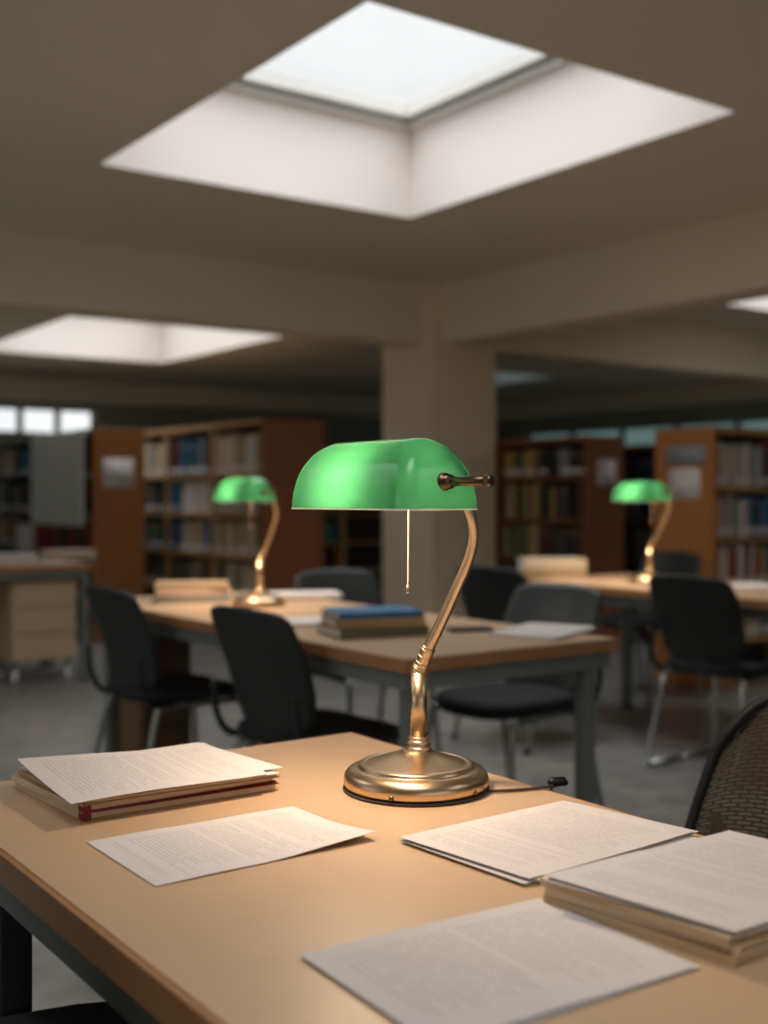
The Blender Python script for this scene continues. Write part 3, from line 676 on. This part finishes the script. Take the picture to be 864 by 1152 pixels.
# ================================================================== chairs
def make_chair(label, shell='plastic', seatm='fabric', runner=False, name='library_chair', group='dark library chairs'):
    """origin on the floor under the seat centre, facing +x"""
    e = thing(name, label, 'chair', (0, 0, 0), 0, group)
    legm = 'chrome' if runner else 'tube'
    # seat pad
    def pad(z0, z1, a, b_, n=3.2, dip=.012):
        q = MB(); rows = []; NP = 40
        prof = [(0.0, z0), (.8, z0), (.95, z0 + .004), (1.0, (z0 + z1) / 2), (.97, z1 - .006), (.88, z1), (.5, z1 - dip * .6), (0.0, z1 - dip)]
        for s, z in prof:
            s = max(s, .001)
            rows.append([q.bm.verts.new((a * s * math.copysign(abs(cos(t_)) ** (2 / n), cos(t_)), b_ * s * math.copysign(abs(sin(t_)) ** (2 / n), sin(t_)), z - (.02 * max(0, cos(t_)) ** 2 * s if z > z0 else .02 * max(0, cos(t_)) ** 2 * s))) for t_ in [2 * pi * k / NP for k in range(NP)]])
        for r0, r1 in zip(rows, rows[1:]):
            for k in range(NP):
                f = q.bm.faces.new((r0[k], r0[(k + 1) % NP], r1[(k + 1) % NP], r1[k])); f.smooth = True
        q.bm.faces.new(rows[0][::-1]); q.bm.faces.new(rows[-1]); return q
    pad(.425, .475, .225, .225).build('seat', M[seatm], e)
    # backrest shell, curved round the sitter
    def back(u, v):
        w = .215 + .012 * sin(pi * min(1, v * 1.1)) - .030 * (1 - v) ** 2
        s = 2 * u - 1; top = .84 - .018 * abs(s) ** 10 - .012 * s * s; bot = .455 + .015 * s * s
        z = bot + (top - bot) * v
        ws = w * (1 - .05 * max(0, v - .86) / .14 * max(0, v - .86) / .14) * (1 - .15 * max(0, .12 - v) / .12)
        x = -.205 - .105 * v ** 1.2 + .050 * s * s + .012 * sin(pi * v)
        return Vector((x, s * ws, z))
    o = MB().grid(back, 20, 20).build('backrest', M[shell], e); solid(o, .014, 0)
    # side brackets joining backrest to seat frame
    for s in (-1, 1):
        q = MB().tube(spline([(-.10, s * .20, .425), (-.19, s * .215, .43), (-.235, s * .218, .50), (-.245, s * .215, .60)], 6), .011, 8); q.build('back_bracket', M[shell], e)
    q = MB(); q.tube([(-.17, -.19, .415), (.17, -.19, .41)], .011, 8); q.tube([(-.17, .19, .415), (.17, .19, .41)], .011, 8); q.tube([(.05, -.19, .413), (.05, .19, .413)], .011, 8); q.tube([(-.12, -.19, .415), (-.12, .19, .415)], .011, 8)
    q.build('seat_frame', M['steel'], e)
    for s in (-1, 1):
        fl = MB().tube(spline([(.15, s * .19, .412), (.185, s * .20, .39), (.205, s * .215, .20), (.225, s * .225, .012)], 6), .0125, 10).build('leg', M[legm], e)
        rl = MB().tube(spline([(-.13, s * .19, .414), (-.17, s * .20, .39), (-.215, s * .215, .20), (-.255, s * .225, .012)], 6), .0125, 10).build('leg', M[legm], e)
        if runner: MB().tube([(.24, s * .225, .013), (-.27, s * .225, .013)], .012, 10).build('floor_runner', M['chrome'], e)
        else:
            MB().lathe([(.016, 0), (.017, .008), (.0135, .022)], (.226, s * .225, 0), 12).build('glide', M['black'], fl)
            MB().lathe([(.016, 0), (.017, .008), (.0135, .022)], (-.256, s * .225, 0), 12).build('glide', M['black'], rl)
    return e
c1 = make_chair('dark chair with its back to the pale pedestal, at the end of the middle table')
def place(o, back_px, d, face, label=None):
    """put the chair so its backrest centre is seen in column back_px at depth d, facing world angle face"""
    p = D(back_px, d); o.location = (p.x + .27 * cos(face), p.y + .27 * sin(face), 0); o.rotation_euler = (0, 0, face)
    if label: o['label'] = label
place(c1, 120, 4.22, R(2))
c2 = copy_tree(c1); place(c2, 276, 3.42, R(4), 'dark chair whose bare back stands just behind the near table, before the books')
c2.scale = (1, 1, 1.0)
c3 = make_chair('dark teal chair under the middle table corner with the spread white pages', 'teal_plastic', 'fabric'); place(c3, 629, 4.30, R(184))
c4 = copy_tree(c1); place(c4, 549, 5.42, R(8), 'dark chair standing in front of the pillar near the far table')
c5 = copy_tree(c1); place(c5, 376, 5.2, R(268), 'dark chair behind the middle table, seen over the blue book stack')
c6 = make_chair('dark chair with chrome runners drawn up to the lamp table before the notices', runner=True); place(c6, 773, 4.82, R(2))
c7 = copy_tree(c1); place(c7, 757, 6.95, R(182), 'navy dark chair back peeking over the far table beside the smallest lamp')
c9 = copy_tree(c1); c9.location = (2.55, 8.22, 0); c9.rotation_euler = (0, 0, R(-92)); c9['label'] = 'dark chair behind the table with the pale drawer pedestal'
c11 = copy_tree(c1); LCn = Vector((B_.x - TW, B_.y, 0)); c11.location = (.435, 1.228, 0); c11.rotation_euler = (0, 0, R(-10)); c11.scale = (1, 1, 1.105); c11['label'] = 'black seat tucked under the near table side, showing only its rim'
# near mesh chair
e = thing('mesh_chair', 'brown mesh-backed chair at the far side of the near table', 'chair', (0, 0, 0), 0)
def mb_(u, v, k=0):
    s = 2 * u - 1; w = .265 - .075 * v ** 1.6
    topd = 1 - .16 * abs(s) ** 5
    z = .44 + (.828 - .44) * v * (topd if v > 0 else 1)
    w *= 1 - .10 * max(0, v - .8) / .2 * max(0, v - .8) / .2
    return Vector((-.245 - .05 * v + .055 * s * s, s * w, z))
MB().grid(mb_, 28, 28, uvs=(.5, .42)).build('mesh_panel', M['mesh'], e)
fr_pts = [mb_(0, v / 20) for v in range(0, 21)] + [mb_(u / 24, 1) for u in range(1, 24)] + [mb_(1, 1 - v / 20) for v in range(0, 21)] + [mb_(1 - u / 24, 0) for u in range(1, 25)]
MB().tube(fr_pts, .009, 10).build('back_frame', M['plastic'], e)
MB().tube([mb_(.5, v / 12) + Vector((-.012, 0, 0)) for v in range(0, 12)], .011, 10).build('back_spine', M['plastic'], e)
tmp = copy_tree(c1)
for ch in list(tmp.children):
    if ch.name.startswith('backrest'): bpy.data.objects.remove(ch)
    else: ch.parent = e
bpy.data.objects.remove(tmp)
pm = D(893, 1.87); e.rotation_euler = (0, 0, R(180)); e.location = (pm.x - .19, pm.y - .02, 0)

# ================================================================== bookcases
def ordinal(n):
    w = ['first', 'second', 'third', 'fourth', 'fifth', 'sixth', 'seventh', 'eighth', 'ninth', 'tenth', 'eleventh', 'twelfth', 'thirteenth', 'fourteenth', 'fifteenth', 'sixteenth', 'seventeenth', 'eighteenth', 'nineteenth', 'twentieth']
    if n <= 20: return w[n - 1]
    t_ = {2: 'twenty', 3: 'thirty', 4: 'forty', 5: 'fifty', 6: 'sixty', 7: 'seventy'}[n // 10]
    return (t_ + '-' + w[n % 10 - 1]) if n % 10 else t_[:-1] + 'ieth'
def bookcase(label, L, Dp, H, shelves, bays, loc, rz, end='case', trim='case_trim', body='case'):
    """local x along the face, books face -y; origin at floor, x=0 left end, y=0 the book face"""
    e = thing('bookcase', label, 'bookcase', loc, rz, 'library bookcases')
    t_ = .03
    MB().box(0, t_, 0, Dp, 0, H).bevel(.003).build('end_panel', M[end], e)
    MB().box(L - t_, L, 0, Dp, 0, H).bevel(.003).build('end_panel', M[end], e)
    MB().box(t_ + .0005, L - t_ - .0005, 0, Dp, H - .04, H).build('top_panel', M[trim], e)
    MB().box(t_ + .0005, L - t_ - .0005, .02, Dp - .02, 0, shelves[-1] - .0255).build('plinth', M[body], e)
    MB().box(t_ + .0005, L - t_ - .0005, Dp / 2 - .006, Dp / 2 + .006, shelves[-1], H - .041).build('back_board', M['case_back'], e)
    xs = [t_] + bays + [L - t_]
    for x in bays:
        MB().box(x - .015, x + .015, .002, Dp - .002, shelves[-1] - .025, H - .041).build('divider', M[trim], e)
    for a, c in zip(xs, xs[1:]):
        a2 = a + (.0155 if a in bays else .0005); c2 = c - (.0155 if c in bays else .0005)
        for z in shelves: MB().box(a2, c2, .004, Dp - .004, z - .025, z).build('shelf', M[trim], e)
    return e
BOOKS = []
NB = [0]
def fill(loc, rz, x0, x1, z, hmax, half, pal, group, where, rnd, tmin=.024, tmax=.046, bands=True, start=1, gap=.06, flush=.03):
    x = x0; n = start; m4 = Matrix.Translation(loc) @ Matrix.Rotation(rz, 4, 'Z')
    idx = 0
    while x < x1 - tmin:
        t_ = min(rnd.uniform(tmin, tmax), x1 - x)
        if rnd.random() < gap: x += rnd.uniform(.02, .06); 
        if x + t_ > x1: break
        frac = (x - x0) / (x1 - x0)
        if isinstance(pal[0], tuple):
            sect = [p_ for p_ in pal if frac >= p_[0]][-1][1]; name = rnd.choice(sect)
        else: name = rnd.choice(pal)
        h = hmax * rnd.uniform(.80, .95); y0 = flush * .6 + rnd.uniform(0, .015); dp = min(rnd.uniform(.17, .21), half - .012 - y0)
        q = MB(); t2 = t_ - .0015
        # rounded spine: three facets
        ps = [(0, y0 + .005), (t2 * .25, y0 + .001), (t2 * .5, y0), (t2 * .75, y0 + .001), (t2, y0 + .005), (t2, y0 + dp), (0, y0 + dp)]
        zs = [0, .022 if bands else .01, .062 if bands else .02, h * .78, h * .82, h]
        rows = [[q.bm.verts.new((px_, py_, zz)) for px_, py_ in ps] for zz in zs]
        for j, (r0, r1) in enumerate(zip(rows, rows[1:])):
            for i in range(7):
                f = q.bm.faces.new((r0[i], r0[(i + 1) % 7], r1[(i + 1) % 7], r1[i]))
                if i < 4 and ((j == 1 and bands) or (j == 3)): f.material_index = 1 if j == 1 else 2
        q.bm.faces.new(rows[0][::-1]); f = q.bm.faces.new(rows[-1]); f.material_index = 3
        o = q.build('book', [BM[name], M['notice'] if rnd.random() < .8 else BM[name], BM[rnd.choice(['tan', 'ochre', name, name])], M['cream']])
        o.matrix_world = m4 @ Matrix.Translation((x, 0, z + .0006))
        tag(o, f'{name} book, {ordinal(n)} from left, {where}', 'book', group); BOOKS.append((o, m4 @ Vector((x + t_ / 2, y0, z)), h, t_))
        n += 1; x += t_
    return n
rnd = random.Random(11)
rows_names = ['top', 'second', 'third', 'fourth', 'bottom']
# ---- bookcase with two open bays beyond the middle lamp (end panel at the right of its face)
P2 = D(295, 8.6); SH2 = [1.345, 1.035, .715, .40, .08]; H2 = 1.75
L2 = 3.3; loc2 = Vector((P2.x, P2.y + L2, 0)); rz2 = R(-90)
bookcase('long orange-brown bookcase with a dark blank end panel, beyond the middle lamp', L2, .54, H2, SH2, [L2 - 1.66, L2 - .82], loc2, rz2, end='case_dark')  # end panel's weaker light is put into its darker veneer
pals2 = [[(0, ['cream', 'grey', 'tan']), (.45, ['cream', 'tan'])], [(0, ['maroon', 'dark brown']), (.16, ['bright blue', 'bright blue', 'navy blue', 'teal']), (.66, ['grey', 'navy blue', 'dark brown'])], ['cream', 'pale pink', 'cream', 'white', 'tan']]
for r_ in range(4):
    hm = ([H2 - .04] + SH2)[r_] - SH2[r_] - .03
    for bi, (a, c) in enumerate(((L2 - 2.35, L2 - 1.68), (L2 - 1.64, L2 - .84), (L2 - .80, L2 - .045))):
        if r_ == 0: pal = pals2[bi]
        elif r_ == 1: pal = [['olive', 'dark brown', 'grey', 'black'], [(0, ['bright blue', 'navy blue']), (.2, ['grey', 'white', 'pale pink', 'cream'])], ['dark brown', 'maroon', 'black', 'grey', 'tan']][bi]
        elif r_ == 2: pal = [['teal', 'dark brown', 'olive'], [(0, ['navy blue', 'grey']), (.35, ['tan', 'cream', 'pale pink', 'tan']), (.8, ['bright blue', 'navy blue'])], ['tan', 'cream', 'olive', 'tan', 'grey']][bi]
        else: pal = [['dark brown', 'olive'], ['grey', 'dark brown', 'maroon', 'green', 'tan'], ['tan', 'grey', 'cream', 'dark brown']][bi]
        bay = ['far bay', 'middle bay', 'near bay'][bi]
        fill(loc2, rz2, a, c, SH2[r_], hm, .27, pal, 'books in the bookcase beyond the middle lamp', f'{bay}, {rows_names[r_]} shelf, bookcase beyond middle lamp', rnd, .030, .052)
# ---- bookcase with the notice on its orange end, grey board on its face
P1 = D(105, 9.3); SH1 = [1.36, 1.02, .69, .37, .07]; H1 = 1.72; L1 = 3.4
loc1 = Vector((P1.x, P1.y + L1, 0))
bookcase('bookcase with a square notice on its plain orange end, grey board on its side', L1, .44, H1, SH1, [L1 - 1.5, L1 - 2.45], loc1, rz2, trim='case_grey')
bx0 = P1.y + L1 - 10.36   # local x where the board starts
for r_ in range(4):
    hm = ([H1 - .04] + SH1)[r_] - SH1[r_] - .03
    pal = [[(0, ['cream', 'tan', 'cream']), (.35, ['maroon', 'dark brown']), (.55, ['teal', 'bright blue', 'teal'])], ['black', 'dark brown', 'olive', 'green', 'grey', 'dark brown'], ['olive', 'dark brown', 'tan'], ['maroon', 'dark brown', 'red']][r_]
    fill(loc1, rz2, L1 - 2.43 + (.0), L1 - 1.52, SH1[r_], hm, .22, pal, 'books in the bookcase with the grey board', f'{rows_names[r_]} shelf past the grey display board', rnd, .032, .055)
    if r_ >= 2: fill(loc1, rz2, L1 - 1.48, L1 - .05, SH1[r_], hm, .22, ['maroon', 'dark brown', 'red', 'dark brown'], 'dark red books below the grey board', f'{rows_names[r_]} shelf, below the grey display board', rnd, .04, .06, bands=False)
o = MB().box(-.012, .012, -.62, .62, 0, .77).bevel(.004).build('display_board', M['board']); o.location = (P1.x - .02, 9.70, .93); tag(o, 'pale grey blank display board hung on the side of the bookcase', 'board')
o = MB().box(-.004, .004, -.22, .22, 0, .24).build('notice_card', M['notice']); o.location = (P1.x - .012, 10.52, .68); tag(o, 'small square white card below the grey display board', 'card')
# ---- right bookcase, books facing the camera side, end panel with two sheets
P5 = D(803, 7.0); SH5 = [1.224, .914, .604, .294, .06]; H5 = 1.59; L5 = 2.6
loc5 = Vector((P5.x, P5.y, 0))
bookcase('orange-brown bookcase with grey plate and pale sheet on its end panel', L5, .46, H5, SH5, [.82, 1.70], loc5, 0)
for r_ in range(4):
    hm = ([H5 - .04] + SH5)[r_] - SH5[r_] - .025
    pal = [[(0, ['white', 'dark brown', 'cream', 'white', 'grey', 'white']), (.6, ['black', 'navy blue', 'red', 'maroon']), (.8, ['red', 'maroon'])], [(0, ['grey', 'pale pink', 'olive', 'white']), (.45, ['navy blue', 'grey', 'white', 'bright blue'])],
           [(0, ['cream', 'maroon', 'white', 'red']), (.55, ['teal', 'black', 'tan', 'green'])], [(0, ['cream', 'tan', 'dark brown', 'white']), (.6, ['black', 'teal', 'maroon'])]][r_]
    fill(loc5, 0, .034, .80, SH5[r_], hm, .23, pal, 'books in the bookcase with the sheets on its end', f'{rows_names[r_]} shelf, orange-brown bookcase with grey plate', rnd, .028, .048)
# ---- darker bookcase beside the pillar
P4 = D(660, 8.6); SH4 = [1.32, 1.00, .69, .38, .07]; H4 = 1.62; L4 = 1.95
loc4 = Vector((P4.x, P4.y + L4, 0))
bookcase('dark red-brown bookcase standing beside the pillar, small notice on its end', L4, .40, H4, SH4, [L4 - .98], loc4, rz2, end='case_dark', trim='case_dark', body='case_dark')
for r_ in range(4):
    hm = ([H4 - .04] + SH4)[r_] - SH4[r_] - .025
    pal = [[(0, ['olive', 'ochre', 'dark brown', 'tan']), (.4, ['black', 'dark brown', 'grey', 'black'])], [(0, ['olive', 'tan', 'dark brown']), (.4, ['black', 'dark brown', 'ochre', 'dark brown'])], [(0, ['ochre', 'tan', 'olive']), (.4, ['dark brown', 'black', 'maroon'])], ['dark brown', 'black', 'grey']][r_]
    fill(loc4, rz2, L4 - .96, L4 - .035, SH4[r_], hm, .20, pal, 'books in the dark bookcase beside the pillar', f'{rows_names[r_]} shelf, dark bookcase beside the pillar', rnd, .034, .055, bands=(r_ == 0))
# ---- further bookcase seen between the two on the right
loc3 = Vector((7.32, 6.12 + 1.9, 0)); SH3 = [1.28, .97, .66, .35, .07]
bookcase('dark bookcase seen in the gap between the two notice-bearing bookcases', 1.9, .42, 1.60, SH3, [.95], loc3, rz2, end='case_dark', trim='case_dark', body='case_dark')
for r_ in range(3):
    hm = ([1.56] + SH3)[r_] - SH3[r_] - .03
    fill(loc3, rz2, .97, 1.60, SH3[r_], hm, .21, ['dark brown', 'black', 'grey', 'navy blue'], 'books in the gap bookcase', f'{rows_names[r_]} shelf of the dark gap bookcase', rnd, .04, .06, bands=False)
# ---- low shelving left of the pillar, far
SH6 = [.98, .66, .34, .06]
bookcase('low dark shelving far behind, between the blank end panel and pillar', 2.2, .35, 1.30, SH6, [1.1], Vector((6.2, 11.0, 0)), 0, end='case_dark', trim='case_trim', body='case_dark')
for r_ in range(2):
    fill(Vector((6.2, 11.0, 0)), 0, .25, 1.08, SH6[r_], .25, .175, ['dark brown', 'grey', 'black', 'teal'], 'books in the low far shelving', f'{rows_names[r_]} shelf of the low far shelving', rnd, .045, .065, bands=False)

# ---- notices on the end panels
def notice(px0, px1, y0, y1, P, normal_axis, label, mat='notice_text'):
    """sheet on the -Y face (axis 'y') or the -X face (axis 'x') through point P"""
    def hit(px):
        r = (px - CX) / FPX; dx, dy = FX + r * RX, FY + r * RY
        if normal_axis == 'y': d = P.y / dy; return d, dx * d
        d = P.x / dx; return d, dy * d
    d0, a0 = hit(px0); d1, a1 = hit(px1); dm = (d0 + d1) / 2
    z1 = EYE + (HY - y0) / FPX * dm; z0 = EYE + (HY - y1) / FPX * dm; am = (a0 + a1) / 2; hw = abs(a1 - a0) / 2
    q = MB(); n = Vector((0, -1, 0)) if normal_axis == 'y' else Vector((-1, 0, 0))
    if normal_axis == 'y': q.grid(lambda u, v: Vector(((2 * u - 1) * hw, 0, (v - .5) * (z1 - z0))), 1, 1)
    else: q.grid(lambda u, v: Vector((0, -(2 * u - 1) * hw, (v - .5) * (z1 - z0))), 1, 1)
    o = q.build('notice_sheet', M[mat], fix=False); solid(o, .002, 0)
    o.location = (am, P.y - .003, (z0 + z1) / 2) if normal_axis == 'y' else (P.x - .003, am, (z0 + z1) / 2)
    return tag(o, label, 'notice', 'notices on the bookcase ends')
notice(116, 150, 516, 549, P1, 'y', 'square pale notice on the orange end panel next to the grey board')
notice(672, 693, 517, 546, P4, 'y', 'small narrow notice on the red-brown end panel beside the pillar')
notice(754, 788, 527, 561, P5, 'x', 'pale square sheet under the grey plate on the orange-brown end panel')
o = notice(749, 794, 501, 523, P5, 'x', 'wide grey plate above the pale sheet on the orange-brown end panel', 'plate'); o.name = 'sign_plate'; o['category'] = 'sign'

# ---- keep the books that show largest as single things, the rest becomes one mass of shelved books
bpy.context.view_layer.update()
dg = bpy.context.evaluated_depsgraph_get(); eye = Vector((0, 0, EYE)); scored = []
for o, base_, h, t_ in BOOKS:
    hits = 0
    for fz in (.15, .4, .65, .9):
        tgt = base_ + Vector((0, 0, h * fz)); v = tgt - eye; dd = v.dot(Vector((FX, FY, 0))); px_ = CX + FPX * v.dot(Vector((RX, RY, 0))) / dd
        if not -4 < px_ < 868: continue
        org = eye; dirn = v.normalized()
        for _ in range(4):
            ok, loc_, nrm, idx_, ob, mt_ = sc.ray_cast(dg, org, dirn)
            if not ok or ob.name.split('.')[0] not in ('glass_pane', 'mesh_panel'): break
            org = loc_ + dirn * .001
        if ok and (ob.name == o.name or (loc_ - tgt).length < .03): hits += 1
    scored.append((hits * t_ * h / (base_ - eye).length ** 2, o.name))
scored.sort(reverse=True)
keep = {nm for sc_, nm in scored[:280] if sc_ > 0}
rest = [o for o, *_ in BOOKS if o.name not in keep]
if rest:
    mass = bmesh.new(); mats = []
    for o in rest:
        me = o.data.copy(); me.transform(o.matrix_world); mp_ = []
        for q in o.data.materials:
            if q not in mats: mats.append(q)
            mp_.append(mats.index(q))
        for p_ in me.polygons: p_.material_index = mp_[p_.material_index]
        mass.from_mesh(me); bpy.data.meshes.remove(me); bpy.data.objects.remove(o)
    me = bpy.data.meshes.new('shelved_books'); mass.to_mesh(me); mass.free()
    for q in mats: me.materials.append(q)
    o = bpy.data.objects.new('shelved_books', me); col.objects.link(o)
    tag(o, 'remaining small dim books deep in and low on the shelves', 'books', kind='stuff')
print('books kept', len(keep), 'of', len(scored), 'visible', sum(1 for a_, b_ in scored if a_ > 0))
